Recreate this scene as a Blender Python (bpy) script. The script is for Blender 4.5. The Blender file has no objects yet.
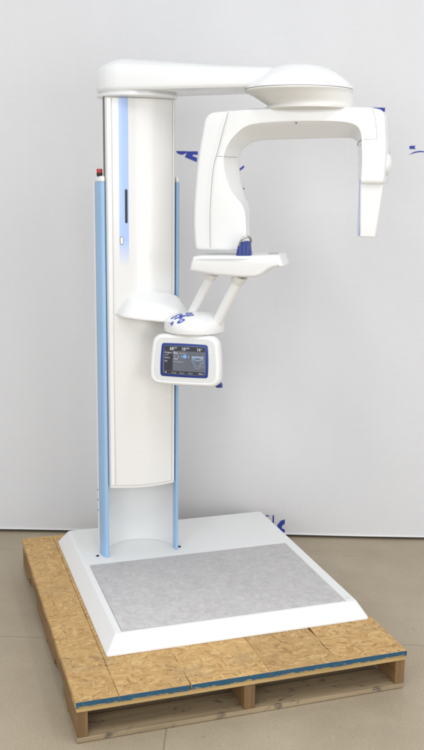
import bpy, bmesh, math, random
from mathutils import Vector, Matrix

random.seed(7)
sc = bpy.context.scene
COL = sc.collection
R = math.radians

# ------------------------------------------------------------------ materials
def new_mat(name):
    m = bpy.data.materials.new(name); m.use_nodes = True
    nt = m.node_tree
    b = nt.nodes['Principled BSDF']
    return m, nt, b

def nd(nt, t, **kw):
    n = nt.nodes.new(t)
    for k, v in kw.items():
        setattr(n, k, v)
    return n

def mixc(nt, fac, a, b, mode='MIX'):
    n = nd(nt, 'ShaderNodeMix', data_type='RGBA', blend_type=mode)
    for sock, v in ((n.inputs[0], fac), (n.inputs[6], a), (n.inputs[7], b)):
        if hasattr(v, 'links') or isinstance(v, bpy.types.NodeSocket):
            nt.links.new(v, sock)
        elif isinstance(v, (int, float)):
            sock.default_value = v
        else:
            sock.default_value = (*v, 1)
    return n.outputs[2]

def ramp(nt, fac, stops):
    n = nd(nt, 'ShaderNodeValToRGB')
    cr = n.color_ramp
    while len(cr.elements) < len(stops): cr.elements.new(0.5)
    for e, (p, c) in zip(cr.elements, stops):
        e.position = p
        e.color = (c, c, c, 1) if isinstance(c, (int, float)) else (*c, 1)
    nt.links.new(fac, n.inputs[0])
    return n.outputs[0]

def noise(nt, vec, scale, detail=3, rough=.5, dist=0):
    n = nd(nt, 'ShaderNodeTexNoise')
    n.inputs['Scale'].default_value = scale; n.inputs['Detail'].default_value = detail
    n.inputs['Roughness'].default_value = rough; n.inputs['Distortion'].default_value = dist
    if vec is not None: nt.links.new(vec, n.inputs['Vector'])
    return n.outputs[0]

def math_n(nt, op, a, b=0.0):
    n = nd(nt, 'ShaderNodeMath', operation=op)
    for i, v in enumerate((a, b)):
        if isinstance(v, bpy.types.NodeSocket): nt.links.new(v, n.inputs[i])
        else: n.inputs[i].default_value = v
    return n.outputs[0]

def mapping(nt, loc=(0,0,0), rot=(0,0,0), scale=(1,1,1), src='Object'):
    tc = nd(nt, 'ShaderNodeTexCoord')
    mp = nd(nt, 'ShaderNodeMapping')
    mp.inputs['Location'].default_value = loc
    mp.inputs['Rotation'].default_value = rot
    mp.inputs['Scale'].default_value = scale
    nt.links.new(tc.outputs[src], mp.inputs['Vector'])
    return mp.outputs[0]

def bump(nt, b, h, strength, dist=.002):
    n = nd(nt, 'ShaderNodeBump')
    n.inputs['Strength'].default_value = strength; n.inputs['Distance'].default_value = dist
    nt.links.new(h, n.inputs['Height']); nt.links.new(n.outputs[0], b.inputs['Normal'])

def plastic(name, col, rough=.3, var=.03, grime=0.0, coat=0.0):
    """painted moulded plastic or metal: slight tonal drift, fine orange peel, faint scuffs"""
    m, nt, b = new_mat(name)
    v = mapping(nt)
    n1 = noise(nt, v, 3.5, 4)
    lo = tuple(c*(1-var) for c in col); hi = tuple(min(1, c*(1+var)) for c in col)
    c = mixc(nt, n1, lo, hi)
    if grime:
        g = ramp(nt, noise(nt, v, 22, 8, .7, .6), [(.60, 0.0), (.78, 1.0)])
        g = math_n(nt, 'MULTIPLY', g, grime)
        c = mixc(nt, g, c, tuple(x*f for x, f in zip(col, (.62, .58, .5))))
    nt.links.new(c, b.inputs['Base Color'])
    r = ramp(nt, noise(nt, v, 9, 5, .6), [(.3, rough*.8), (.7, min(1, rough*1.25))])
    nt.links.new(r, b.inputs['Roughness'])
    b.inputs['Coat Weight'].default_value = coat
    b.inputs['Coat Roughness'].default_value = .08
    bump(nt, b, noise(nt, v, 160, 2), .03, .001)
    return m

M = {}
M['white'] = plastic('white_plastic', (.805, .810, .806), .22, .015, .05, .3)
M['white_paint'] = plastic('white_painted_steel', (.785, .788, .780), .38, .02, .34)
M['white_in'] = plastic('white_inner_shell', (.75, .755, .75), .42, .02, .08)
M['cream'] = plastic('cream_plastic', (.75, .742, .710), .35, .02, .04)
M['grey_bezel'] = plastic('pale_grey_plastic', (.66, .675, .67), .4, .02)
M['blue_rail'] = plastic('light_blue_anodised', (.32, .505, .745), .38, .04, .03)
M['deep_blue'] = plastic('deep_blue_plastic', (.013, .034, .215), .28, .05)
M['slate_blue'] = plastic('slate_blue_plastic', (.40, .45, .62), .4, .04)
M['print_blue'] = plastic('printed_blue_ink', (.03, .055, .36), .6, .08)
M['black'] = plastic('black_plastic', (.015, .015, .017), .4, .1)
M['seam'] = plastic('seam_grey', (.30, .30, .29), .6, .05)  # plain grey for seams, slots and borders
M['dark_strip'] = plastic('dark_grey_strip', (.10, .10, .095), .5, .1)
M['dark_gap'] = plastic('dark_gap_strip', (.05, .034, .02), .9, .2)
M['nail'] = plastic('dull_nail_head', (.09, .075, .06), .5, .2)
M['rib'] = plastic('rib_blue', (.07, .10, .30), .3, .05)
M['red'] = plastic('red_plastic', (.42, .03, .018), .35, .05)

def metal(name, col, rough=.25):
    m, nt, b = new_mat(name)
    b.inputs['Metallic'].default_value = 1
    v = mapping(nt)
    nt.links.new(mixc(nt, noise(nt, v, 30, 3), tuple(c*.8 for c in col), col), b.inputs['Base Color'])
    b.inputs['Roughness'].default_value = rough
    return m
M['steel'] = metal('brushed_steel', (.62, .60, .55), .28)

# column front panel: white enamel with a printed blue stripe that fades out downwards
def panel_mat():
    m, nt, b = new_mat('column_panel_enamel')
    tc = nd(nt, 'ShaderNodeTexCoord'); sx = nd(nt, 'ShaderNodeSeparateXYZ')
    nt.links.new(tc.outputs['Object'], sx.inputs[0])
    x, z = sx.outputs[0], sx.outputs[2]
    inx = math_n(nt, 'MULTIPLY', math_n(nt, 'GREATER_THAN', x, .3695), math_n(nt, 'LESS_THAN', x, .4065))
    fade = nd(nt, 'ShaderNodeMapRange'); fade.inputs[1].default_value = 1.455; fade.inputs[2].default_value = 1.565
    nt.links.new(z, fade.inputs[0])
    fac = math_n(nt, 'MULTIPLY', inx, fade.outputs[0])
    base = mixc(nt, noise(nt, mapping(nt), 2.5, 3), (.750, .748, .735), (.775, .774, .765))
    nt.links.new(mixc(nt, fac, base, (.40, .545, .87)), b.inputs['Base Color'])
    b.inputs['Roughness'].default_value = .25
    b.inputs['Coat Weight'].default_value = .2
    bump(nt, b, noise(nt, mapping(nt), 120, 2), .03, .001)
    return m
M['panel'] = panel_mat()
M['panel_low'] = plastic('column_lower_enamel', (.765, .758, .738), .3, .008, .0, .15)

def osb_mat():
    """pressed wood strands: three layers of stretched cells, each turned its own way"""
    m, nt, b = new_mat('oriented_strand_board')
    tc = nd(nt, 'ShaderNodeTexCoord')
    oi = nd(nt, 'ShaderNodeObjectInfo')
    # warp the lookup so that strand edges are ragged
    wn = nd(nt, 'ShaderNodeTexNoise'); wn.inputs['Scale'].default_value = 14; wn.inputs['Detail'].default_value = 4
    nt.links.new(tc.outputs['Object'], wn.inputs['Vector'])
    wv = nd(nt, 'ShaderNodeVectorMath', operation='SCALE'); wv.inputs['Scale'].default_value = .035
    nt.links.new(wn.outputs['Color'], wv.inputs[0])
    ad = nd(nt, 'ShaderNodeVectorMath', operation='ADD')
    nt.links.new(tc.outputs['Object'], ad.inputs[0]); nt.links.new(wv.outputs[0], ad.inputs[1])
    cols, hs = [], []
    for k, (ang, sa, sb) in enumerate(((6, 17, 95), (-24, 22, 105), (31, 19, 90), (80, 22, 120))):
        mp = nd(nt, 'ShaderNodeMapping')
        mp.inputs['Rotation'].default_value = (0, 0, R(ang)); mp.inputs['Location'].default_value = (k*1.7, k*.9, 0)
        nt.links.new(ad.outputs[0], mp.inputs['Vector'])
        m2 = nd(nt, 'ShaderNodeMapping'); m2.inputs['Scale'].default_value = (sa, sb, 30)
        nt.links.new(mp.outputs[0], m2.inputs['Vector'])
        vo = nd(nt, 'ShaderNodeTexVoronoi'); vo.inputs['Scale'].default_value = 1; vo.inputs['Randomness'].default_value = 1
        nt.links.new(m2.outputs[0], vo.inputs['Vector'])
        sp = nd(nt, 'ShaderNodeSeparateColor'); nt.links.new(vo.outputs['Color'], sp.inputs[0])
        m3 = nd(nt, 'ShaderNodeMapping'); m3.inputs['Scale'].default_value = (1, 9, 1)
        nt.links.new(mp.outputs[0], m3.inputs['Vector'])
        grain = noise(nt, m3.outputs[0], 38, 4, .6)
        c = ramp(nt, sp.outputs[0], [(0, (.40, .225, .078)), (.18, (.51, .302, .108)), (.7, (.59, .365, .136)), (1, (.67, .455, .195))])
        c = mixc(nt, .35, c, ramp(nt, grain, [(.3, .55), (.7, 1.0)]), 'MULTIPLY')
        cols.append(c); hs.append(sp.outputs[1])
    sel = noise(nt, ad.outputs[0], 22, 2)
    sel2 = noise(nt, ad.outputs[0], 17.3, 2)
    a = mixc(nt, ramp(nt, sel, [(.49, 0), (.51, 1)]), cols[0], cols[1])
    c2 = mixc(nt, ramp(nt, sel2, [(.49, 0), (.51, 1)]), cols[2], cols[3])
    c = mixc(nt, ramp(nt, noise(nt, tc.outputs['Object'], 27.1, 2), [(.49, 0), (.51, 1)]), a, c2)
    # grey weathering blotches and a few dark resin specks
    g = ramp(nt, noise(nt, tc.outputs['Object'], 5.5, 6, .65), [(.55, 0), (.75, .5)])
    c = mixc(nt, g, c, (.30, .22, .13))
    sp = ramp(nt, noise(nt, ad.outputs[0], 60, 3, .6), [(.66, 0), (.72, .7)])
    c = mixc(nt, sp, c, (.11, .055, .025))
    tint = nd(nt, 'ShaderNodeMapRange'); tint.inputs[3].default_value = .9; tint.inputs[4].default_value = 1.08
    nt.links.new(oi.outputs['Random'], tint.inputs[0])
    tt = nd(nt, 'ShaderNodeVectorMath', operation='SCALE')
    nt.links.new(c, tt.inputs[0]); nt.links.new(tint.outputs[0], tt.inputs['Scale'])
    nt.links.new(tt.outputs[0], b.inputs['Base Color'])
    b.inputs['Roughness'].default_value = .62
    h = math_n(nt, 'ADD', hs[0], hs[2])
    bump(nt, b, h, .35, .0015)
    return m
M['osb'] = osb_mat()

def blue_edge_mat():
    m, nt, b = new_mat('worn_blue_edge_paint')
    v = mapping(nt)
    w = noise(nt, mapping(nt, scale=(1, 1, 4)), 26, 6, .7)
    sx = nd(nt, 'ShaderNodeSeparateXYZ'); nt.links.new(v, sx.inputs[0])
    zz = nd(nt, 'ShaderNodeMapRange'); zz.inputs[1].default_value = .128; zz.inputs[2].default_value = .138
    zz.inputs[3].default_value = -.13; zz.inputs[4].default_value = .1
    nt.links.new(sx.outputs[2], zz.inputs[0])
    f = ramp(nt, math_n(nt, 'ADD', w, zz.outputs[0]), [(.41, 0), (.47, 1)])
    blue = mixc(nt, noise(nt, v, 40, 4), (.009, .055, .108), (.015, .098, .175))
    nt.links.new(mixc(nt, f, (.36, .25, .09), blue), b.inputs['Base Color'])
    b.inputs['Roughness'].default_value = .6
    bump(nt, b, w, .5, .002)
    return m
M['blue_edge'] = blue_edge_mat()

def wood(name, c0, c1, axis, stain=0.0):
    m, nt, b = new_mat(name)
    s = [30, 30, 30]; s[axis] = 1.6
    v = mapping(nt, scale=tuple(s))
    g = noise(nt, v, 1.6, 6, .6, .4)
    c = ramp(nt, g, [(.25, c0), (.5, tuple((a+d)/2 for a, d in zip(c0, c1))), (.75, c1)])
    if stain:
        st = ramp(nt, noise(nt, mapping(nt, scale=(1, 2.2, 1)), 17, 5, .6, .5), [(.58, 0), (.68, stain)])
        c = mixc(nt, st, c, (.045, .04, .038))
    nt.links.new(c, b.inputs['Base Color'])
    b.inputs['Roughness'].default_value = .75
    bump(nt, b, g, .4, .002)
    return m
M['stringer'] = wood('reddish_brown_timber', (.15, .085, .032), (.285, .165, .064), 1)
M['stringer_end'] = wood('brown_end_grain', (.11, .062, .025), (.235, .135, .056), 2)
M['slat'] = wood('yellow_pine_slat', (.34, .22, .085), (.56, .39, .17), 0)
M['grey_slat'] = wood('weathered_grey_slat', (.21, .155, .090), (.38, .29, .175), 0, .75)

def mat_vinyl():
    m, nt, b = new_mat('marbled_grey_vinyl')
    v = mapping(nt)
    n1 = noise(nt, v, 34, 7, .70, .8); n2 = noise(nt, mapping(nt, loc=(3, 1, 0)), 46, 5, .6, .8)
    c = ramp(nt, n1, [(.30, (.45, .435, .44)), (.5, (.54, .524, .526)), (.70, (.635, .618, .615))])
    c = mixc(nt, ramp(nt, n2, [(.52, 0), (.68, .55)]), c, (.58, .54, .50))
    c = mixc(nt, ramp(nt, noise(nt, mapping(nt, loc=(7, 2, 0)), 24, 5, .6, .8), [(.55, 0), (.7, .5)]), c, (.44, .43, .445))
    nt.links.new(c, b.inputs['Base Color'])
    b.inputs['Roughness'].default_value = .5
    fine = noise(nt, v, 190, 2, .6)
    c = mixc(nt, .35, c, ramp(nt, fine, [(.3, .82), (.7, 1.06)]), 'MULTIPLY')
    nt.links.new(c, b.inputs['Base Color'])
    bump(nt, b, fine, .12, .001)
    return m
M['vinyl'] = mat_vinyl()

TH = R(-19.267)
D = Vector((math.cos(TH), math.sin(TH), 0)); N = Vector((-math.sin(TH), math.cos(TH), 0))   # along / behind the sheet
W0 = Vector((-.058, 1.988, 0))

def floor_mat():
    m, nt, b = new_mat('sealed_concrete')
    v = mapping(nt)
    c = ramp(nt, noise(nt, v, 2.2, 6, .6), [(.3, (.365, .300, .210)), (.7, (.445, .375, .272))])
    sp = noise(nt, v, 130, 3, .7)
    c = mixc(nt, .45, c, ramp(nt, sp, [(.3, .72), (.7, 1.15)]), 'MULTIPLY')
    pale = ramp(nt, noise(nt, mapping(nt, loc=(4, 0, 0)), 85, 2, .6), [(.66, 0), (.72, .5)])
    c = mixc(nt, pale, c, (.60, .54, .43))
    dk = ramp(nt, noise(nt, mapping(nt, loc=(1, 5, 0)), 48, 2, .5), [(.70, 0), (.76, .55)])
    c = mixc(nt, dk, c, (.2, .165, .12))
    scuff = ramp(nt, noise(nt, mapping(nt, loc=(2, 2, 0)), 1.6, 9, .75, .6), [(.48, 0), (.70, .42)])
    c = mixc(nt, scuff, c, (.32, .26, .185))
    # saw-cut joints: one along the sheet, one across
    rv = nd(nt, 'ShaderNodeVectorRotate', rotation_type='Z_AXIS'); rv.inputs['Angle'].default_value = -TH
    nt.links.new(v, rv.inputs[0]); sx = nd(nt, 'ShaderNodeSeparateXYZ'); nt.links.new(rv.outputs[0], sx.inputs[0])
    p1 = Vector((1.36, .29, 0)); p2 = Vector((.27, -.09, 0))
    wob = math_n(nt, 'MULTIPLY', math_n(nt, 'SUBTRACT', noise(nt, v, 9, 3), .5), .008)
    l1 = math_n(nt, 'ABSOLUTE', math_n(nt, 'ADD', math_n(nt, 'SUBTRACT', sx.outputs[1], p1.dot(N)), wob))
    l2 = math_n(nt, 'ABSOLUTE', math_n(nt, 'ADD', math_n(nt, 'SUBTRACT', sx.outputs[0], p2.dot(D)), wob))
    l3 = math_n(nt, 'ABSOLUTE', math_n(nt, 'ADD', math_n(nt, 'SUBTRACT', sx.outputs[1], Vector((1.8, 1.10, 0)).dot(N)), wob))
    below = math_n(nt, 'LESS_THAN', sx.outputs[1], p1.dot(N))
    k = math_n(nt, 'MAXIMUM', math_n(nt, 'LESS_THAN', l1, .0022),
               math_n(nt, 'MULTIPLY', math_n(nt, 'LESS_THAN', l2, .0025), below))
    k = math_n(nt, 'MAXIMUM', math_n(nt, 'MULTIPLY', k, .5), math_n(nt, 'MULTIPLY', math_n(nt, 'LESS_THAN', l3, .0018), .22))
    c = mixc(nt, k, c, (.10, .085, .065))
    nt.links.new(c, b.inputs['Base Color'])
    nt.links.new(ramp(nt, noise(nt, v, 6, 5), [(.3, .42), (.7, .62)]), b.inputs['Roughness'])
    bump(nt, b, sp, .25, .0015)
    return m
M['floor'] = floor_mat()

def sheet_mat():
    m, nt, b = new_mat('white_wrap_sheet')
    v = mapping(nt)
    c = mixc(nt, ramp(nt, noise(nt, mapping(nt, scale=(1, 1, .35)), 1.6, 5, .6), [(.3, 0), (.7, 1)]), (.685, .688, .703), (.725, .728, .742))
    c = mixc(nt, .10, c, ramp(nt, noise(nt, mapping(nt, scale=(3, 3, 60)), 3, 4, .6), [(.3, .8), (.7, 1.05)]), 'MULTIPLY')
    nt.links.new(c, b.inputs['Base Color'])
    b.inputs['Roughness'].default_value = .7
    b.inputs['Specular IOR Level'].default_value = .25
    fold = noise(nt, mapping(nt, rot=(0, 0, -TH), scale=(7, 1, .12)), 1.6, 4, .6)
    h = math_n(nt, 'ADD', math_n(nt, 'MULTIPLY', fold, 2.2), noise(nt, mapping(nt, scale=(1, 1, .5)), 9, 6, .6))
    bump(nt, b, h, .16, .008)
    return m
M['sheet'] = sheet_mat()
M['wall'] = plastic('shadowed_wall_paint', (.12, .115, .11), .8, .06)  # dark tone paints in the shade of the gap under the sheet

def screen_mat():
    m, nt, b = new_mat('lit_dark_display')
    v = mapping(nt)
    c = mixc(nt, noise(nt, v, 9, 2), (.07, .077, .095), (.115, .122, .145))
    nt.links.new(c, b.inputs['Base Color']); nt.links.new(c, b.inputs['Emission Color'])
    b.inputs['Emission Strength'].default_value = .35
    b.inputs['Roughness'].default_value = .18
    return m
M['screen'] = screen_mat()
def glow(name, col, s):
    m, nt, b = new_mat(name)
    b.inputs['Base Color'].default_value = (*col, 1); b.inputs['Emission Color'].default_value = (*col, 1)
    b.inputs['Emission Strength'].default_value = s; b.inputs['Roughness'].default_value = .4
    return m
M['px_white'] = glow('display_white_pixels', (.60, .64, .69), .25)
M['px_dim'] = glow('display_grey_pixels', (.33, .36, .41), .22)
M['px_blue'] = glow('display_blue_pixels', (.10, .27, .75), .6)
M['px_bar'] = glow('display_dark_bar', (.018, .02, .03), .1)
M['px_pale'] = glow('display_pale_blue_pixels', (.22, .31, .45), .25)

# ------------------------------------------------------------------ object helpers
def link(o, parent=None, label=None, cat=None, group=None, kind=None):
    COL.objects.link(o)
    if parent: o.parent = parent
    for k, v in (('label', label), ('category', cat), ('group', group), ('kind', kind)):
        if v: o[k] = v
    return o

def empty(name, label, cat):
    o = bpy.data.objects.new(name, None); o.empty_display_size = .1
    return link(o, None, label, cat)

def obj(name, bm, mats, parent=None, bevel=0, seg=3, smooth=35, label=None, cat=None, kind=None):
    bmesh.ops.recalc_face_normals(bm, faces=bm.faces)
    if smooth:
        for f in bm.faces: f.smooth = True
        for e in bm.edges:
            if len(e.link_faces) == 2 and e.calc_face_angle(0) > R(smooth): e.smooth = False
    me = bpy.data.meshes.new(name); bm.to_mesh(me); bm.free()
    for m in (mats if isinstance(mats, (list, tuple)) else [mats]): me.materials.append(m)
    o = bpy.data.objects.new(name, me)
    if bevel:
        md = o.modifiers.new('Bevel', 'BEVEL'); md.width = bevel; md.segments = seg
        md.limit_method = 'ANGLE'; md.angle_limit = R(35); md.harden_normals = False
    return link(o, parent, label, cat, None, kind)

def prism(bm, pts, lo, hi, fr=None, mat=0):
    """polygon pts (p,q) swept from lo to hi along the third axis; fr maps (p,q,r) -> xyz"""
    fr = fr or (lambda p, q, r: (p, q, r))
    a = [bm.verts.new(fr(p, q, lo)) for p, q in pts]; b = [bm.verts.new(fr(p, q, hi)) for p, q in pts]
    fs = [bm.faces.new(a[::-1]), bm.faces.new(b)]
    n = len(pts)
    for i in range(n):
        fs.append(bm.faces.new((a[i], a[(i+1) % n], b[(i+1) % n], b[i])))
    for f in fs: f.material_index = mat
    return fs

def box(bm, x0, x1, y0, y1, z0, z1, fr=None, mat=0):
    return prism(bm, [(x0, y0), (x1, y0), (x1, y1), (x0, y1)], z0, z1, fr, mat)

def loft(bm, rings, closed=True, cap=True):
    vs = [[bm.verts.new(p) for p in r] for r in rings]
    n = len(rings[0])
    for a, b in zip(vs, vs[1:]):
        for i in range(n if closed else n-1):
            j = (i+1) % n
            bm.faces.new((a[i], a[j], b[j], b[i]))
    if cap:
        bm.faces.new(vs[0][::-1]); bm.faces.new(vs[-1])
    return vs

def lathe(bm, prof, c, n=64, sx=1, sy=1):
    rings = []
    for r, z in prof:
        r = max(r, 1e-4)
        rings.append([(c[0]+sx*r*math.cos(2*math.pi*i/n), c[1]+sy*r*math.sin(2*math.pi*i/n), z) for i in range(n)])
    loft(bm, rings)

def tube(bm, pts, r, n=10):
    pts = [Vector(p) for p in pts]
    rs = r if isinstance(r, (list, tuple)) else [r]*len(pts)
    rings = []
    for i, p in enumerate(pts):
        t = (pts[min(i+1, len(pts)-1)]-pts[max(i-1, 0)]).normalized()
        ref = Vector((0, 0, 1)) if abs(t.z) < .9 else Vector((1, 0, 0))
        a = t.cross(ref).normalized(); b = t.cross(a)
        rings.append([p+rs[i]*(math.cos(2*math.pi*k/n)*a+math.sin(2*math.pi*k/n)*b) for k in range(n)])
    loft(bm, rings)

def frame(c, deg):
    """local (u right, v away, z) at a vertical axis c turned clockwise by deg"""
    A = R(deg); U = Vector((math.cos(A), -math.sin(A), 0)); V = Vector((math.sin(A), math.cos(A), 0)); c = Vector((c[0], c[1], 0))
    return (lambda u, z, v: c+u*U+v*V+Vector((0, 0, z)))

def rrect(w, h, r, bulge=0, n=6):
    """rounded rectangle centred on 0, sides bulging outwards by bulge"""
    pts = []
    for cx, cy, a0 in ((w-r, h-r, 0), (-(w-r), h-r, 90), (-(w-r), -(h-r), 180), (w-r, -(h-r), 270)):
        for k in range(n+1):
            a = R(a0+90*k/n); pts.append((cx+r*math.cos(a), cy+r*math.sin(a)))
    out = []
    m = len(pts)
    for i, (x, y) in enumerate(pts):
        out.append((x, y))
        x2, y2 = pts[(i+1) % m]
        if abs(x2-x) > r*1.2 or abs(y2-y) > r*1.2:
            for k in range(1, 8): out.append((x+(x2-x)*k/8, y+(y2-y)*k/8))
    res = []
    for x, y in out:
        res.append((x+math.copysign(bulge*(1-(y/h)**2), x) if abs(x) > 1e-6 else x, y+math.copysign(bulge*.5*(1-(x/w)**2), y) if abs(y) > 1e-6 else y))
    return res

def crom(P, sub):
    """Catmull-Rom through list of tuples"""
    out = []
    n = len(P)
    for i in range(n-1):
        p0, p1, p2, p3 = (Vector(P[max(i-1, 0)]), Vector(P[i]), Vector(P[i+1]), Vector(P[min(i+2, n-1)]))
        for k in range(sub):
            t = k/sub
            out.append(.5*((2*p1)+(p2-p0)*t+(2*p0-5*p1+4*p2-p3)*t*t+(3*p1-p0-3*p2+p3)*t**3))
    out.append(Vector(P[-1]))
    return out

# ------------------------------------------------------------------ setting
bm = bmesh.new()
g = 8.0
vs = [bm.verts.new(p) for p in ((-g, -g, 0), (g+2, -g, 0), (g+2, g, 0), (-g, g, 0))]
bm.faces.new(vs)
obj('floor', bm, M['floor'], kind='structure', smooth=0)

def sheet_pt(s, z, off=0.0):
    p = W0+D*s+N*off
    return (p.x, p.y, z)
bm = bmesh.new()
box(bm, -5.5, 8.5, .07, .17, 0, 3.6, lambda s, n, z: sheet_pt(s, z, n))
obj('wall', bm, M['wall'], kind='structure', smooth=0)

bm = bmesh.new()
def ripple(s, z):
    return (.0035*math.sin(s*2.3+.6*math.sin(z*1.7))+.002*math.sin(s*5.1+z*.8+1.3)+.0018*math.sin(z*3.1+s*1.4))
ns, nz = 150, 60
grid = [[bm.verts.new(sheet_pt(-4.5+12*i/ns, .018+3.3*j/nz, ripple(-4.5+12*i/ns, .018+3.3*j/nz)+.006)) for i in range(ns+1)] for j in range(nz+1)]
for j in range(nz):
    for i in range(ns): bm.faces.new((grid[j][i], grid[j][i+1], grid[j+1][i+1], grid[j+1][i]))
sheet = obj('backdrop_sheet', bm, M['sheet'], smooth=60,
            label='pale grey-white sheet with blue printed scraps of lettering hanging behind the white machine', cat='backdrop sheet')
bm = bmesh.new()
rings = []
for i in range(ns+1):
    s = -4.5+12*i/ns; o = ripple(s, .018)
    rings.append([sheet_pt(s, .017+.004*math.sin(2*math.pi*k/6)+.001, o+.003+.004*math.cos(2*math.pi*k/6)) for k in range(6)])
loft(bm, rings)
obj('hem', bm, plastic('hem_white', (.78, .78, .79), .6, .02), sheet)

MARKS = [
 [(0.913, 1.941), (0.966, 1.941), (0.961, 1.932), (0.947, 1.925), (0.932, 1.925), (0.918, 1.932)],
 [(0.966, 1.94), (1.017, 1.941), (1.017, 1.924), (0.995, 1.926), (0.992, 1.919), (1.015, 1.91), (1.012, 1.891), (0.956, 1.913)],
 [(1.206, 1.853), (1.24, 1.879), (1.24, 1.867), (1.207, 1.842)],
 [(1.221, 1.775), (1.243, 1.771), (1.243, 1.765), (1.227, 1.767)],
 [(1.832, 2.149), (1.898, 2.149), (1.899, 2.134), (1.894, 2.129), (1.899, 2.125), (1.9, 2.1), (1.88, 2.12), (1.833, 2.138)],
 [(2.022, 1.975), (2.051, 1.977), (2.047, 1.97), (2.052, 1.961), (2.023, 1.961)],
 [(2.02, 1.934), (2.045, 1.948), (2.071, 1.953), (2.091, 1.952), (2.12, 1.948), (2.12, 1.943), (2.091, 1.947), (2.071, 1.947), (2.049, 1.943)],
 [(1.417, 0.117), (1.425, 0.117), (1.425, 0.056), (1.417, 0.055)],
 [(1.481, 0.096), (1.459, 0.088), (1.443, 0.064), (1.442, 0.038), (1.461, 0.02), (1.483, 0.01+.015), (1.482, 0.04), (1.468, 0.046), (1.466, 0.052), (1.469, 0.062), (1.481, 0.072)],
 [(1.38, 0.116), (1.399, 0.116), (1.399, 0.11), (1.38, 0.109)],
]
for mk in MARKS:
    bm = bmesh.new()
    vs = [bm.verts.new(sheet_pt(s, z, ripple(s, z)+.0045)) for s, z in mk]
    bm.faces.new(vs)
    obj('printed_mark', bm, M['print_blue'], sheet, smooth=0)

# ------------------------------------------------------------------ pallet
PW, PL, PH = 1.2, 1.478, .150
pal = empty('wooden_pallet', 'wooden pallet with particle board deck and blue painted front edge under the machine', 'pallet')
seams = [0, .143, .388, .672, .930, PW]
DECK0 = .128
for i, (a, b) in enumerate(zip(seams, seams[1:])):
    bm = bmesh.new()
    gap = (.0004, .0007, .0012, .0006, .0012, .0004)
    x0, x1 = a+gap[i], b-gap[i+1]
    fn = 24
    def edge(x, k, j):   # slightly ragged saw edge
        w = .0058 if j in (2, 4) else .0006
        if k < 2: w *= .3
        return x+random.uniform(-1, 1)*w*(.5 if k % 2 else 1)
    L = [edge(x0, k, i) if 0 < i else x0 for k in range(fn+1)]
    Rr = [edge(x1, k, i+1) if i < 4 else x1 for k in range(fn+1)]
    top = PH-random.uniform(0, .0006)
    poly = [(L[k], PL*k/fn) for k in range(fn, -1, -1)]+[(Rr[k], PL*k/fn) for k in range(fn+1)]
    prism(bm, poly, DECK0, top)
    bmesh.ops.recalc_face_normals(bm, faces=bm.faces)
    for f in bm.faces:
        if f.normal.y < -.8: f.material_index = 1
    obj('deck_board', bm, [M['osb'], M['blue_edge']], pal, bevel=.0015, seg=2, smooth=0)
for x in seams[1:-1]:
    bm = bmesh.new(); box(bm, x-.012, x+.012, .006, PL-.004, DECK0-.0003, DECK0+.004)
    obj('dark_seam_strip', bm, M['dark_gap'], pal, smooth=0)  # dark strip added under each seam so the cracks read dark
for k in range(22):   # sunk nail heads
    x = (.03, .115, .175, .36, .42, .64, .70, .90, .96, 1.17)[k] if k < 10 else (.03, .11)[k % 2]
    y = .045+random.uniform(-.012, .012) if k < 10 else .28+.19*((k-10)//2)+random.uniform(-.02, .02)
    bm = bmesh.new(); lathe(bm, [(.0030, PH-.002), (.0030, PH-.0003), (.0022, PH+.0003)], (x, y), 10)
    obj('nail', bm, M['nail'], pal)
# yellow lead slat under the deck front, others further back
for y0, y1 in ((.002, .10), (.36, .45), (.70, .80), (1.04, 1.13), (1.38, PL-.002)):
    bm = bmesh.new(); box(bm, .002, PW-.002, y0, y1, .112, DECK0-.0005)
    obj('top_slat', bm, M['slat'], pal, bevel=.002, seg=2)
# three notched stringers
for x0, x1 in ((.003, .040), (.580, .620), (1.160, 1.197)):
    bm = bmesh.new()
    prof = [(.006, .020), (.235, .020), (.25, .022), (.26, .045), (.285, .062), (.47, .062), (.49, .045), (.50, .020),
            (1.0, .020), (1.01, .045), (1.035, .062), (1.22, .062), (1.245, .045), (1.255, .020), (PL-.006, .020), (PL-.006, .1115), (.006, .1115)]
    prism(bm, prof, x0, x1, lambda p, q, r: (r, p, q))
    for f in bm.faces:
        if abs(f.normal.y) > .9 or f.calc_center_median().y < .007: f.material_index = 1
    obj('stringer', bm, [M['stringer'], M['stringer_end']], pal, bevel=.002, seg=2)
for k, (y0, y1) in enumerate(((.004, .13), (.20, .33), (.72, .84), (1.34, PL-.004))):
    bm = bmesh.new()
    box(bm, .002, PW-.004, y0, y1, .002, .0195)
    obj('bottom_slat', bm, M['grey_slat'], pal, bevel=.002, seg=2)

# ------------------------------------------------------------------ machine
mach = empty('dental_xray_machine', 'tall white panoramic dental x-ray machine with blue side rails standing on a wooden pallet', 'x-ray machine')
mach.location = (0, 0, 0)
ZT = .2144
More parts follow.
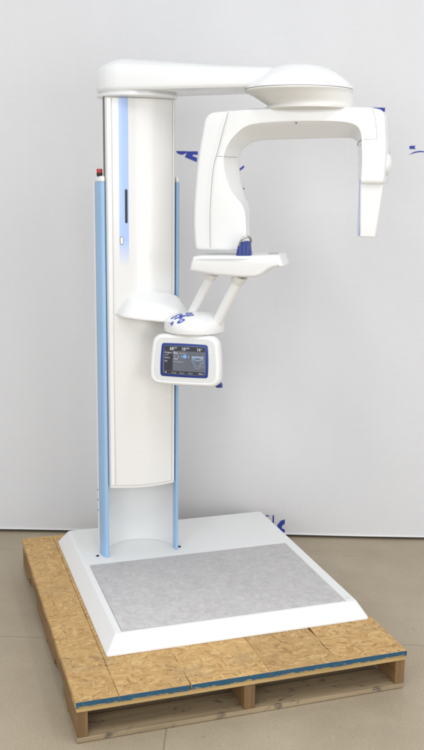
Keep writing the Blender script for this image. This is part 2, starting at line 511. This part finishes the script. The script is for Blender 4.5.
# base platform: sloped apron all round, flat top
def rpoly(x0, x1, y0, y1, r, z, n=5):
    pts = []
    for cx, cy, a0 in ((x1-r, y1-r, 0), (x0+r, y1-r, 90), (x0+r, y0+r, 180), (x1-r, y0+r, 270)):
        for k in range(n+1):
            a = R(a0+90*k/n); pts.append((cx+r*math.cos(a), cy+r*math.sin(a), z))
    return pts
bm = bmesh.new()
rings = [rpoly(.1546, 1.1818, .261, 1.386, .012, PH+.001), rpoly(.1552, 1.1812, .2616, 1.3854, .012, PH+.007),
         rpoly(.192, 1.150, .296, 1.356, .014, ZT-.006), rpoly(.196, 1.146, .300, 1.352, .014, ZT-.0015), rpoly(.202, 1.140, .306, 1.346, .014, ZT)]
loft(bm, rings)
plat = obj('base_platform', bm, M['white_paint'], mach, smooth=25)
bm = bmesh.new()
loft(bm, [rpoly(.2195, 1.104, .3105, .9245, .003, ZT-.001), rpoly(.2195, 1.104, .3105, .9245, .003, ZT+.0004)])
obj('mat_border', bm, M['seam'], plat)
bm = bmesh.new()
loft(bm, [rpoly(.2212, 1.1025, .312, .9233, .003, ZT-.001), rpoly(.2212, 1.1025, .312, .9233, .003, ZT+.0024), rpoly(.2222, 1.1015, .313, .9223, .003, ZT+.003)])
obj('floor_mat', bm, M['vinyl'], plat)
for x, y, mt in ((.271, 1.018, 'black'), (.637, 1.018, 'black'), (1.121, .325, 'grey_bezel')):
    bm = bmesh.new(); lathe(bm, [(.007, ZT-.001), (.007, ZT+.003), (.005, ZT+.0045)], (x, y), 16)
    obj('screw', bm, M[mt], plat)

# rear housing: half tube with an open front
CX, CY = .4645, 1.012
def arcpts(r, a0, a1, n): return [(CX+r*math.cos(R(a0+(a1-a0)*k/n)), CY+r*math.sin(R(a0+(a1-a0)*k/n))) for k in range(n+1)]
HT = 1.795
def ell(rx, ry, a0, a1, n): return [(CX+rx*math.cos(R(a0+(a1-a0)*k/n)), CY+ry*math.sin(R(a0+(a1-a0)*k/n))) for k in range(n+1)]
outer = ell(.1705, .186, 10, 170, 48)
inner = ell(.151, .151, 175, 5, 48)
bm = bmesh.new()
n = len(outer)
inn = inner[::-1]
rings = []
for z in (ZT+.0005, HT):
    rings.append(([bm.verts.new((x, y, z)) for x, y in outer], [bm.verts.new((x, y, z)) for x, y in inn]))
(o0, i0), (o1, i1) = rings
for k in range(n-1):
    bm.faces.new((o0[k], o0[k+1], o1[k+1], o1[k])); bm.faces.new((i0[k], i1[k], i1[k+1], i0[k+1]))
    bm.faces.new((o1[k], o1[k+1], i1[k+1], i1[k])); bm.faces.new((o0[k], i0[k], i0[k+1], o0[k+1]))
for k in (0, n-1): bm.faces.new((o0[k], o1[k], i1[k], i0[k]))
house = obj('column_housing', bm, M['white_in'], mach, smooth=30)
rail_l = [(.3150, 1.052), (.2895, 1.052), (.2885, 1.042), (.2930, 1.017), (.2985, .999), (.3035, .991), (.3095, .9885), (.3155, .991), (.3178, .998), (.3175, 1.010)]
for sgn in (-1, 1):
    pts = rail_l if sgn < 0 else [(2*CX-(.3178+(x-.3178)*.74), y) for x, y in rail_l[::-1]]
    bm = bmesh.new(); prism(bm, pts, ZT+.001, HT-.002)
    obj('side_rail', bm, M['blue_rail'], house, smooth=50)
    # grey edge trim beside the rail
    bm = bmesh.new()
    cxm = .303 if sgn < 0 else 2*CX-.303
    cp = [(cxm+(x-cxm)*1.03, 1.02+(y-1.02)*1.02) for x, y in pts]
    c2 = [(cxm+(x-cxm)*.7+(-sgn)*.004, 1.02+(y-1.02)*.8) for x, y in pts]
    loft(bm, [[(x, y, HT-.0015) for x, y in cp], [(x, y, HT+.010) for x, y in cp], [(x, y, HT+.020) for x, y in c2]])
    obj('rail_cap', bm, M['white'], house, bevel=.002, seg=2)
bm = bmesh.new()
prism(bm, [(.2825, 1.054), (.2895, 1.054), (.2985, 1.062), (.2985, 1.072), (.287, 1.07)], ZT+.001, HT-.004)
trim = obj('side_trim', bm, M['white_in'], house, bevel=.001, seg=2)
for z in (.50, .455, .41):
    bm = bmesh.new(); rings = [[(.2830+math.cos(R(20))*h*-1, 1.0565+.003*math.cos(2*math.pi*k/10), z+.003*math.sin(2*math.pi*k/10)) for k in range(10)] for h in (-.003, .0012)]
    loft(bm, rings); obj('screw', bm, M['black'], trim)
bm = bmesh.new(); lathe(bm, [(.0108, HT+.019), (.0125, HT+.030), (.011, HT+.031)], (.303, 1.025), 24)
btn = obj('button_base', bm, M['black'], house)
bm = bmesh.new(); lathe(bm, [(.0105, HT+.031), (.0115, HT+.033), (.0115, HT+.045), (.010, HT+.048), (.001, HT+.048)], (.303, 1.025), 24)
obj('emergency_button', bm, M['red'], house)

# telescoping column
def front(x, off=0): return .992-.030*(1-((x-CX)/.1435)**2)-off
CB = .524
core = [(.321, 1.004), (.3225, .996)]+[(x, front(x)) for x in [.326+(.603-.326)*k/24 for k in range(25)]]+[(.6065, .996), (.608, 1.004)]
core += [(CX+.1435*math.cos(R(a)), 1.012+.139*math.sin(R(a))) for a in range(0, 181, 6)]
bm = bmesh.new(); prism(bm, core, CB, 2.117)
colm = obj('column', bm, M['cream'], mach, bevel=.0025, seg=2, smooth=25)
def panel(name, z0, z1, mt, x0=.3455, x1=.5905, n=28):
    bm = bmesh.new()
    xs = [x0+(x1-x0)*k/n for k in range(n+1)]
    f = [(x, front(x, .0045)) for x in xs]; bk = [(x, front(x, -.004)) for x in xs[::-1]]
    prism(bm, f+bk, z0, z1)
    return obj(name, bm, mt, colm, bevel=.002, seg=2, smooth=25)
panel('front_panel', 1.2635, 2.114, M['panel'])
panel('front_panel', .538, 1.2605, M['panel_low'])
for x0, x1 in ((.3268, .3432), (.5928, .6022)):
    bm = bmesh.new()
    xs = [x0+(x1-x0)*k/6 for k in range(7)]
    prism(bm, [(x, front(x, .0035)) for x in xs]+[(x, front(x, -.004)) for x in xs[::-1]], .538, 2.114)
    obj('edge_trim', bm, M['white'], colm, bevel=.002, seg=2, smooth=25)
bm = bmesh.new()   # slim guide standing in for the dark gap at the left flank
box(bm, .3165, .3206, 1.002, 1.012, HT-.1, 2.116); obj('side_gap_strip', bm, M['dark_strip'], colm)
# window slot and little button on the stripe
frn = lambda x, z, d: (x, front(x, .0045)-d, z)
bm = bmesh.new(); prism(bm, [(p[0]+.3965, p[1]+1.698) for p in rrect(.0048, .066, .0035)], -.003, .0012, lambda u, z, d: frn(u, z, d))
obj('display_slot', bm, M['black'], colm)
bm = bmesh.new(); prism(bm, [(p[0]+.3775, p[1]+1.5625) for p in rrect(.0068, .0165, .0066)], -.003, .0012, frn)
kn = obj('key_surround', bm, M['seam'], colm)
bm = bmesh.new(); prism(bm, [(p[0]+.3778, p[1]+1.5625) for p in rrect(.0046, .0135, .0045)], -.003, .0028, frn)
obj('key_button', bm, M['white'], colm, bevel=.001, seg=2)

# shoulder arm on top
C1, C2 = Vector((CX, 1.052)), Vector((.868, .707))
R1, R2 = .163, .130
def hull(o, z, drop=0.0, n=40):
    ax = (C2-C1); L = ax.length; ax.normalize(); nn = Vector((-ax.y, ax.x))
    base = math.atan2(ax.y, ax.x)
    pts = []
    for c, r, a0, a1 in ((C2, R2-o, -90, 90), (C1, R1-o, 90, 270)):
        for k in range(n+1):
            a = base+R(a0+(a1-a0)*k/n)
            p = c+r*Vector((math.cos(a), math.sin(a)))
            t = max(0, min(1, (p-C1).dot(ax)/L))
            pts.append((p.x, p.y, z-drop*t))
    return pts
bm = bmesh.new()
loft(bm, [hull(.016, 2.1365), hull(.006, 2.138), hull(.001, 2.144), hull(0, 2.152), hull(.004, 2.206, .020), hull(.009, 2.221, .026), hull(.019, 2.234, .032),
          hull(.040, 2.248, .039), hull(.070, 2.260, .045), hull(.10, 2.2655, .048), hull(.125, 2.267, .048)])
arm = obj('shoulder_arm', bm, M['white'], mach, smooth=40)
bm = bmesh.new()
lathe(bm, [(.147, 2.1165), (.158, 2.118), (.161, 2.122), (.161, 2.128), (.150, 2.130), (.150, 2.137)], (CX, 1.052), 72)
obj('collar', bm, M['white'], arm)

# swivel dome
DC = (.97, .62)
DD = (.977, .617)
def k2(v): return [(r*1.01, z) for r, z in v]
bm = bmesh.new()
lathe(bm, k2([(.1995, 2.1335), (.200, 2.1355), (.1975, 2.142), (.186, 2.156), (.166, 2.174), (.140, 2.1915), (.108, 2.208), (.072, 2.2185), (.035, 2.2235), (.0, 2.225)]), DD, 96)
dome = obj('swivel_dome', bm, M['white'], mach)
bm = bmesh.new()
rings = []
for r, z, sh in ((.158, 2.060, 1.3), (.165, 2.064, 1.3), (.166, 2.072, 1.3), (.159, 2.076, 1.3), (.160, 2.080, 1.22), (.170, 2.092, .92), (.184, 2.110, .48), (.194, 2.121, .12), (.1995, 2.125, 0), (.2015, 2.128, 0), (.2005, 2.1315, 0), (.192, 2.134, 0)):
    cx, cy = DD[0]+.034*sh, DD[1]-.012*sh
    rings.append([(cx+r*math.cos(2*math.pi*i/96), cy+r*math.sin(2*math.pi*i/96), z) for i in range(96)])
loft(bm, rings)
obj('dome_underside', bm, M['cream'], dome)  # cream tone puts the shade of the underside into the colour
bm = bmesh.new(); lathe(bm, [(.196, 2.1305), (.1985, 2.1325), (.196, 2.1345)], DD, 96); obj('dome_seam', bm, M['seam'], dome)

# C-shaped rotating arm
FC = frame(DC, 34)
O = [(-0.37, 1.549), (-0.376, 1.632), (-0.375, 1.708), (-0.37, 1.784), (-0.361, 1.877), (-0.346, 1.97), (-0.325, 2.043), (-0.25, 2.058), (-0.114, 2.066), (0.028, 2.067), (0.193, 2.066), (0.297, 2.061), (0.333, 2.04), (0.344, 1.967), (0.349, 1.897), (0.346, 1.809)]
F = [(-0.163, 1.549), (-0.166, 1.637), (-0.178, 1.704), (-0.230, 1.77), (-0.257, 1.859), (-0.248, 1.921), (-0.214, 1.969), (-0.165, 2.003), (-0.081, 2.0145), (0.05, 2.018), (0.178, 2.015), (0.234, 2.002), (0.255, 1.974), (0.26, 1.932), (0.264, 1.872), (0.263, 1.809)]
I = [(-0.184, 1.549), (-0.186, 1.634), (-0.189, 1.706), (-0.208, 1.767), (-0.225, 1.857), (-0.218, 1.91), (-0.191, 1.936), (-0.159, 1.95), (-0.089, 1.956), (0.037, 1.959), (0.168, 1.962), (0.214, 1.958), (0.231, 1.940), (0.234, 1.915), (0.236, 1.874), (0.238, 1.809)]
st = []
for o, f, i in zip(crom([(*p, 0) for p in O], 6), crom([(*p, 0) for p in F], 6), crom([(*p, 0) for p in I], 6)):
    st.append((o, f, i))
def csec(o, f, i, grow=0.0):
    """one closed section of the C: list of (point, v)"""
    vf, vb, r = -.080, .095, .020
    e = (f-o).normalized(); e2 = (i-o).normalized()
    out = []
    for a in range(0, 91, 18):          # back outer corner
        t = R(a); out.append((o+e2*r*(1-math.sin(t)), vb-r*(1-math.cos(t))))
    for a in range(0, 91, 15):          # front outer corner
        t = R(a); out.append((o+e*r*.75*(1-math.cos(t)), vf+.018*(1-math.sin(t))))
    d = i-f
    for t, v in ((-.25, 0), (.0, .0008), (.035, .0035), (.25, .024), (.5, .049), (.75, .074), (.95, .094), (1.0, .104), (.99, .116), (.90, .128)):
        p = f+d*t if t >= 0 else f-e*.010
        out.append((p, vf+v))
    for a in range(0, 91, 30):
        t = R(a); out.append((i-e2*(.034+r*.6*(1-math.cos(t))), vb-r*.6*(1-math.sin(t))))
    return out
bm = bmesh.new()
rings = []
def put(sec): return [FC(p.x, p.y, v) for p, v in sec]
def shrink(sec, k, dz):
    c = sum((Vector((p.x, p.y, 0)) for p, v in sec), Vector())/len(sec)
    return [(Vector((c.x+(p.x-c.x)*k, p.y+dz, 0)), v*k) for p, v in sec]
S = [csec(*q) for q in st]
rings.append(put(shrink(S[0], .93, -.010))); rings.append(put(shrink(S[0], .975, -.0075))); rings.append(put(shrink(S[0], .995, -.002)))
rings += [put(s) for s in S]
rings += [put(shrink(S[-1], .995, -.003)), put(shrink(S[-1], .97, -.010)), put(shrink(S[-1], .91, -.014))]
loft(bm, rings)
carm = obj('rotating_arm', bm, M['white'], mach, smooth=40)
def ribbon(pts, w=.0011, v=-.0926):
    bm = bmesh.new()
    P = crom([(*p, 0) for p in pts], 6)
    tube(bm, [FC(p.x, p.y, v) for p in P], w, 6)
    return bm
obj('cover_seam', ribbon([(-0.238, 2.051), (-0.258, 1.98), (-0.275, 1.914), (-0.294, 1.84), (-0.304, 1.691), (-0.302, 1.549)]), M['seam'], carm)
bm = bmesh.new(); tube(bm, [FC(*p) for p in ((-.281, 1.8915, -.0803), (-.262, 1.8905, -.0803), (-.254, 1.8902, -.0790), (-.246, 1.890, -.066), (-.232, 1.889, -.034), (-.2235, 1.889, -.006))], .0009, 6)
obj('cover_seam', bm, M['seam'], carm)
bm = bmesh.new()
tube(bm, [FC(*p) for p in ((.295, 2.056, -.0798), (.304, 2.025, -.0803), (.3105, 1.984, -.0803), (.312, 1.953, -.0803))], .0009, 6)
tube(bm, [FC(*p) for p in ((.312, 1.9525, -.0803), (.266, 1.9515, -.0803))], .0009, 6)
obj('cover_seam', bm, M['seam'], carm)
bm = bmesh.new()
tube(bm, [FC(*p) for p in ((.2345, 1.932, .0), (.238, 1.938, -.03), (.247, 1.945, -.056), (.2575, 1.951, -.078))], .0013, 6)
obj('cover_seam', bm, M['dark_strip'], carm)
bm = bmesh.new()   # sensor head below the right-hand end
top = [(.2565, -.058), (.341, -.058), (.341, .06), (.2565, .06)]; bot = [(.2615, -.050), (.320, -.050), (.320, .05), (.2615, .05)]
loft(bm, [[FC(u, 1.600, v) for u, v in bot], [FC(u, 1.802, v) for u, v in top]])
det = obj('sensor_head', bm, M['white'], carm, bevel=.006, seg=3)
bm = bmesh.new(); box(bm, .2515, .2600, -.045, .05, 1.604, 1.812, lambda u, v, z: FC(u, z, v)); obj('sensor_window', bm, M['slate_blue'], carm, bevel=.001)
bm = bmesh.new()
prof = [(math.cos(R(a))*.042, math.sin(R(a))*.022) for a in range(0, 91, 10)]
rings = [[FC(.343+h, 1.865+r*math.sin(2*math.pi*k/28), -.015+r*math.cos(2*math.pi*k/28)) for k in range(28)] for r, h in [(.042, -.004)]+[(max(r, .0005), h) for r, h in prof]]
loft(bm, rings); obj('side_knob', bm, M['white'], carm)
bm = bmesh.new(); rings = [[FC(.016+r*math.cos(2*math.pi*k/12), 2.010+r*math.sin(2*math.pi*k/12), -.073+h) for k in range(12)] for r, h in ((.0022, .004), (.0022, -.0035), (.001, -.004))]
loft(bm, rings); obj('indicator_dot', bm, M['black'], carm)

# support arm from the column to the hub
HC = Vector((.645, .84))
bm = bmesh.new()
secs = [((.4580, 1.000), (0, -1), .1090, 1.2550, 1.3615, .50), ((.4580, .960), (0, -1), .1090, 1.2550, 1.3615, .50), ((.470, .940), (.3, -.95), .1060, 1.254, 1.3610, .55),
        ((.503, .927), (.6, -.8), .098, 1.250, 1.358, .64), ((.543, .920), (.8, -.6), .088, 1.244, 1.353, .72), ((.580, .914), (.86, -.5), .074, 1.238, 1.340, .78),
        ((.606, .906), (.9, -.43), .060, 1.232, 1.312, .80), ((.630, .897), (.9, -.43), .045, 1.230, 1.274, .8)]
P = crom([(c[0], c[1], 0) for c, *_ in secs], 5); Dd = crom([(d[0], d[1], 0) for _, d, *_ in secs], 5); Q = crom([(h, a, b) for _, _, h, a, b, _ in secs], 5); T = crom([(t, 0, 0) for *_, t in secs], 5)
rings = []
for p, d, q, t in zip(P, Dd, Q, T):
    d = d.normalized(); s = Vector((-d.y, d.x, 0)); hw, z0, z1 = q
    q2 = (z1-z0)*.34*max(0, min(1, (.985-p.y)/.06))
    ring = []
    for k in range(36):
        a = 2*math.pi*k/36; ca, sa = math.cos(a), math.sin(a); e = 2/7
        x = math.copysign(abs(ca)**e, ca); y = math.copysign(abs(sa)**e, sa)
        sc_ = 1+(t.x-1)*(y+1)/2
        sk = q2*(1-x)/2*max(0, (y+1)/2)
        ring.append(p+s*hw*x*sc_+Vector((0, 0, (z0+z1)/2+(z1-z0)/2*y-sk)))
    rings.append(ring)
loft(bm, rings)
sarm = obj('support_arm', bm, M['white'], mach, smooth=50)
bm = bmesh.new()
lathe(bm, [(.108, 1.2055), (.116, 1.2065), (.1215, 1.211), (.1235, 1.220), (.1225, 1.240), (.119, 1.250), (.112, 1.258), (.096, 1.269), (.076, 1.2785), (.05, 1.285), (.02, 1.288), (0, 1.288)], HC, 72)
hub = obj('support_hub', bm, M['white'], mach)
bm = bmesh.new(); lathe(bm, [(.09, 1.192), (.104, 1.196), (.106, 1.207)], HC, 64); obj('hub_base', bm, M['grey_bezel'], hub)
# blue keypad on the hub
KF = frame((.572, .784), 18)
bm = bmesh.new()
from mathutils.bvhtree import BVHTree
trees = [BVHTree.FromPolygons([v.co for v in o.data.vertices], [list(p.vertices) for p in o.data.polygons]) for o in (hub, sarm)]
def kp(u, v):
    p = KF(u*.92, 0, v*.62+.006)
    hits = [t.ray_cast(Vector((p.x, p.y, 1.6)), Vector((0, 0, -1)))[0] for t in trees]
    return (p.x, p.y, max([h.z for h in hits if h] or [1.25])+.0016)
def ring2(u, v, a, b, rot=0, w=.45, n=20):
    o, i = [], []
    for k in range(n):
        t = 2*math.pi*k/n
        for lst, s in ((o, 1), (i, w)):
            x, y = a*s*math.cos(t), b*s*math.sin(t)
            lst.append(bm.verts.new(kp(u+x*math.cos(rot)-y*math.sin(rot), v+x*math.sin(rot)+y*math.cos(rot))))
    for k in range(n): bm.faces.new((o[k], o[(k+1) % n], i[(k+1) % n], i[k]))
def plate(pts): bm.faces.new([bm.verts.new(kp(*p)) for p in pts])
plate([(-.028, -.007), (-.008, -.007), (-.008, .007), (-.028, .007)]); plate([(-.0075, -.024), (.0075, -.024), (.0075, .026), (-.0075, .026)]); plate([(.008, -.007), (.026, -.007), (.026, .007), (.008, .007)])
ring2(-.045, -.024, .015, .013, .3); ring2(-.030, .030, .015, .012); ring2(.002, -.043, .017, .012, .1); ring2(.034, .034, .016, .014, .2); ring2(.040, .000, .017, .012, .3); ring2(-.008, .042, .011, .009)
obj('keypad_symbols', bm, plastic('keypad_blue', (.025, .07, .45), .4, .05), hub, smooth=0)

# support posts and tray
for top, bot, rr in (((.690, .745, 1.450), (.636, .862, 1.270), .0185), ((.772, .655, 1.445), (.711, .765, 1.240), .0225)):
    bm = bmesh.new()
    t, b = Vector(top), Vector(bot)
    tube(bm, [b, b.lerp(t, .3), b.lerp(t, .7), b.lerp(t, .93), t], [rr*.95, rr*.93, rr*.98, rr, rr], 24)
    post = obj('support_post', bm, M['white'], mach, smooth=50)
    bm = bmesh.new(); tube(bm, [b.lerp(t, .86), b.lerp(t, .90), b.lerp(t, .97), t], [rr*1.03, rr*1.22, rr*1.3, rr*1.35], 24); obj('post_collar', bm, M['cream'], post, smooth=50)
TC = (.772, .700); FT = frame(TC, 32)
prof = [(-.169, 1.460), (-.1635, 1.492), (-.155, 1.515), (-.12, 1.520), (.0, 1.5235), (.10, 1.527), (.180, 1.530), (.196, 1.490), (.178, 1.4850), (.157, 1.481), (.143, 1.475), (.128, 1.464), (.110, 1.4505), (.09, 1.4440), (.04, 1.442), (-.070, 1.447), (-.137, 1.455)]
P = [Vector((*p, 0)) for p in prof]
bm = bmesh.new()
rings = []
np_ = len(P)
nor = []
for k, p in enumerate(P):
    t = (P[(k+1) % np_]-P[k-1]).normalized(); nor.append(Vector((-t.y, t.x, 0)))
if (P[0]+nor[0]*.01-Vector((0, 1.48, 0))).length > (P[0]-Vector((0, 1.48, 0))).length: nor = [-q for q in nor]
for v, o in ((-.090, .012), (-.0888, .0082), (-.0850, .0040), (-.080, .0012), (-.073, 0), (.073, 0), (.080, .0012), (.0860, .0045), (.090, .012)):
    ring = []
    for p, q in zip(P, nor):
        w = p+q*o
        taper = 1-.14*max(0, (w.x-.05)/.15)-.14*max(0, (-w.x-.08)/.09)**2
        ring.append(FT(w.x, w.y, v*taper))
    rings.append(ring)
loft(bm, rings)
tray = obj('chin_rest_tray', bm, M['white'], mach, bevel=.006, seg=4, smooth=30)
bm = bmesh.new()
prism(bm, [(p[0]*1.0+.140, p[1]+.015) for p in rrect(.020, .0085, .008)], 0, .0016, lambda u, v, h: FT(u, 1.5286+.035*(u-.14)+h, v))
obj('tray_slot', bm, M['seam'], tray, smooth=0)
# blue head support clip with a bent steel hook
bm = bmesh.new()
cl = [(-.030, .0), (-.021, .045), (-.012, .054), (.014, .060), (.024, .050), (.030, .0)]
prism(bm, cl, -.018, .018, lambda u, z, v: FT(.042+u, 1.5205+z, v-.060))
clip = obj('head_support_clip', bm, M['deep_blue'], mach, bevel=.006, seg=3)
bm = bmesh.new()
for k in (-.012, .004, .018):
    box(bm, .042+k-.0015, .042+k+.0015, -.0195, -.0155, 1.528, 1.566, lambda u, v, z: FT(u, z, v-.060))
obj('rib', bm, M['rib'], clip)
bm = bmesh.new()
hk = [(.026, 1.562, -.076), (.030, 1.574, -.079), (.038, 1.587, -.080), (.050, 1.595, -.076), (.062, 1.594, -.066), (.067, 1.582, -.056), (.064, 1.566, -.052), (.060, 1.556, -.052)]
tube(bm, [FT(p.x, p.y, p.z) for p in crom(hk, 4)], .0045, 12)
obj('steel_hook', bm, M['steel'], clip, smooth=60)

# ------------------------------------------------------------------ touch panel under the hub
FD0 = frame((HC.x, HC.y), 31)
TILT = R(4)
ZC = 1.1015
def FD(u, z, v):      # panel leans back a little about its middle
    dz = z*math.cos(TILT)+(v+.07)*math.sin(TILT)*-1; dv = v+z*math.sin(TILT)
    return FD0(u-.0115, ZC+dz, dv)
bm = bmesh.new()
def ringp(w, h, r, v, b=.006):
    return [FD(x*(1-.045*(y/h)) , y, v) for x, y in rrect(w, h, r, b)]
W_, H_ = .1375, .1005
loft(bm, [ringp(W_-.035, H_-.03, .03, -.020), ringp(W_-.014, H_-.012, .035, -.030), ringp(W_-.003, H_-.003, .034, -.050), ringp(W_, H_, .033, -.070), ringp(W_-.001, H_-.001, .032, -.094),
          ringp(W_-.005, H_-.005, .030, -.104), ringp(W_-.011, H_-.010, .027, -.109), ringp(W_-.016, H_-.015, .024, -.110), ringp(W_-.0185, H_-.0175, .022, -.1085), ringp(W_-.020, H_-.019, .02, -.1080)])
cp = obj('control_panel', bm, M['white'], mach, smooth=50)
bm = bmesh.new()
loft(bm, [ringp(W_-.0185, H_-.0175, .021, -.1070), ringp(W_-.0185, H_-.0175, .021, -.1091)])
obj('bezel', bm, M['grey_bezel'], cp, smooth=40)
SU, SZ = -.0005, .0005
def ringq(w, h, r, v, b=.003):
    return [FD(SU+x*(1-.02*(y/h)), SZ+y, v) for x, y in rrect(w, h, r, b)]
bm = bmesh.new()
loft(bm, [ringq(.0945, .0655, .009, -.1085), ringq(.0945, .0655, .009, -.1108), ringq(.0935, .0645, .008, -.1116)])
obj('screen_frame', bm, M['deep_blue'], cp, smooth=40)
bm = bmesh.new()
loft(bm, [ringq(.0845, .0565, .004, -.1110, .002), ringq(.0845, .0565, .004, -.1121, .002)])
obj('screen', bm, M['screen'], cp, smooth=40)
def scr(u, z, lvl=0): return FD(SU+u, SZ+z, -.1124-.0003*lvl)
def quad(bm, u0, u1, z0, z1, lvl=0): bm.faces.new([bm.verts.new(scr(*p, lvl)) for p in ((u0, z0), (u1, z0), (u1, z1), (u0, z1))])
bm = bmesh.new(); quad(bm, -.0825, .0825, .037, .055); quad(bm, -.0825, -.047, -.042, .036); quad(bm, -.0825, .0825, -.0555, -.043)
obj('screen_bars', bm, M['px_bar'], cp, smooth=0)
def text_bm(bm, s, u, z, size, lvl=1):
    cu = bpy.data.curves.new('t', 'FONT'); cu.body = s; cu.size = size
    o = bpy.data.objects.new('t', cu); COL.objects.link(o)
    dg = bpy.context.evaluated_depsgraph_get(); me = bpy.data.meshes.new_from_object(o.evaluated_get(dg))
    b2 = bmesh.new(); b2.from_mesh(me)
    mp = {v: bm.verts.new(scr(u+v.co.x, z+v.co.y, lvl)) for v in b2.verts}
    for f in b2.faces:
        try: bm.faces.new([mp[v] for v in f.verts])
        except ValueError: pass
    b2.free(); bpy.data.objects.remove(o); bpy.data.curves.remove(cu); bpy.data.meshes.remove(me)
bm = bmesh.new()
for s, u, z, sz in (('68', -.060, .0400, .0165), ('kV', -.041, .0460, .0095), ('10', -.012, .0400, .0165), ('mA', .006, .0460, .0095), ('16', .049, .0400, .0165), ('s', .0675, .0460, .0095),
                    ('Pan', -.044, .0245, .0120), ('Program', -.080, .0265, .0085), ('Adult', -.043, .003, .0075), ('1', -.041, .0115, .0095), ('2', -.027, .0115, .0095), ('3', -.013, .0115, .0100), ('5', .0150, .0115, .0095), ('Patient', -.080, .006, .0075), ('Site', -.080, -.007, .0075), ('Menu', .060, -.0525, .0080), ('M', -.078, -.053, .0090)):
    bm = bmesh.new(); text_bm(bm, s, u, z, sz); obj('screen_text', bm, M['px_white'], cp, smooth=0)
for s, u, z, sz in (('Standard', -.020, .0255, .0080), ('Adult', -.080, .017, .0070), ('Normal jaw', -.043, -.008, .0080), ('Ready', -.050, -.0525, .0075), ('Return', -.019, -.0525, .0075), ('Select', .018, -.0525, .0075), ('T 16', .067, -.0235, .0080)):
    bm = bmesh.new(); text_bm(bm, s, u, z, sz); obj('screen_text', bm, M['px_dim'], cp, smooth=0)
bm = bmesh.new(); quad(bm, -.004, .0085, .0095, .0220, 0); obj('screen_icon', bm, M['px_blue'], cp, smooth=0)
bm = bmesh.new(); quad(bm, .030, .0785, .012, .0185, 0)
for k in range(9):   # tooth row
    a = R(200+140*k/8); u, z = .054+.019*math.cos(a), .016+.014*math.sin(a); quad(bm, u-.0019, u+.0019, z-.0026, z+.0026, 1)
def line(bm, P, w=.0007, lvl=1):
    for (u0, z0), (u1, z1) in zip(P, P[1:]):
        L = math.hypot(u1-u0, z1-z0) or 1; nx, nz = -(z1-z0)/L*w, (u1-u0)/L*w
        bm.faces.new([bm.verts.new(scr(*p, lvl)) for p in ((u0-nx, z0-nz), (u1-nx, z1-nz), (u1+nx, z1+nz), (u0+nx, z0+nz))])
line(bm, [(.034, .012), (.035, -.004), (.040, -.018), (.048, -.029), (.054, -.032), (.060, -.029), (.068, -.018), (.073, -.004), (.074, .012)])
line(bm, [(.041, -.004), (.047, -.018), (.054, -.024), (.061, -.018), (.067, -.004)])
line(bm, [(.031, .012), (.031, -.003)]); line(bm, [(.0775, .012), (.0775, -.012)])
obj('jaw_diagram', bm, M['px_pale'], cp, smooth=0)
bm = bmesh.new()
for k in range(2): prism(bm, [(x*.9+.105, y*.9+.050-.014*k) for x, y in rrect(.0035, .0035, .0034)], -.1099, -.1088, lambda u, z, v: FD(u, z, v))
obj('indicator_light', bm, M['white'], cp, smooth=0)
bm = bmesh.new(); box(bm, -.03, .03, -.06, -.02, .07, .106, lambda u, v, z: FD(u, z, v)); obj('panel_bracket', bm, M['grey_bezel'], cp, bevel=.004)
bm = bmesh.new()
prism(bm, [(.104, -.100), (.122, -.110), (.1425, -.1085), (.139, -.094), (.128, -.079)], -.055, -.030, lambda u, z, v: FD(u, z, v))
obj('tilt_grip', bm, M['deep_blue'], cp, bevel=.004)

# ------------------------------------------------------------------ light
w = bpy.data.worlds.new('World'); sc.world = w; w.use_nodes = True
bg = w.node_tree.nodes['Background']; bg.inputs[0].default_value = (.93, .96, 1, 1); bg.inputs[1].default_value = .84
def area(name, loc, aim, sx, sy, power, col=(1, 1, 1)):
    l = bpy.data.lights.new(name, 'AREA'); l.shape = 'RECTANGLE'; l.size = sx; l.size_y = sy; l.energy = power; l.color = col
    o = bpy.data.objects.new(name, l); COL.objects.link(o); o.location = loc
    o.rotation_euler = (Vector(aim)-Vector(loc)).to_track_quat('-Z', 'Y').to_euler()
    return o
area('key_fill_light', (-2.4, -4.4, 2.5), (.6, 1.2, .9), 2.6, 2.2, 82, (1, .995, .985))  # broad key light from the left front
area('key_fill_light', (1.9, -4.2, 1.6), (.9, 1.4, .7), 2.2, 2.2, 52, (1, .995, .985))  # added frontal fill that lifts sheet and machine, no real lamp there
for k, x in enumerate((-1.4, .2, 1.8)):
    area('ceiling_light', (x, -1.6, 4.2), (x, -1.5, 0), .30, 1.5, 22, (1, .99, .975))

# ------------------------------------------------------------------ camera
f_px, pitch, yaw, roll = 933.0, .2018, .314, .0106
cam = bpy.data.cameras.new('camera'); co = bpy.data.objects.new('camera', cam); COL.objects.link(co)
fw = Vector((math.sin(yaw)*math.cos(pitch), math.cos(yaw)*math.cos(pitch), -math.sin(pitch)))
r0 = Vector((math.cos(yaw), -math.sin(yaw), 0)); u0 = r0.cross(fw)
r2 = math.cos(roll)*r0+math.sin(roll)*u0; u2 = -math.sin(roll)*r0+math.cos(roll)*u0
m = Matrix((r2, u2, -fw)).transposed().to_4x4(); m.translation = (-.4353, -2.7237, 1.7879)
co.matrix_world = m
cam.sensor_fit = 'VERTICAL'; cam.sensor_height = 24.0; cam.lens = 24.0*f_px/750
cam.clip_start = .05; cam.clip_end = 100
sc.camera = co

sc.view_settings.view_transform = 'Standard'; sc.view_settings.look = 'None'; sc.view_settings.exposure = 0; sc.view_settings.gamma = 1
sc.render.engine = 'CYCLES'
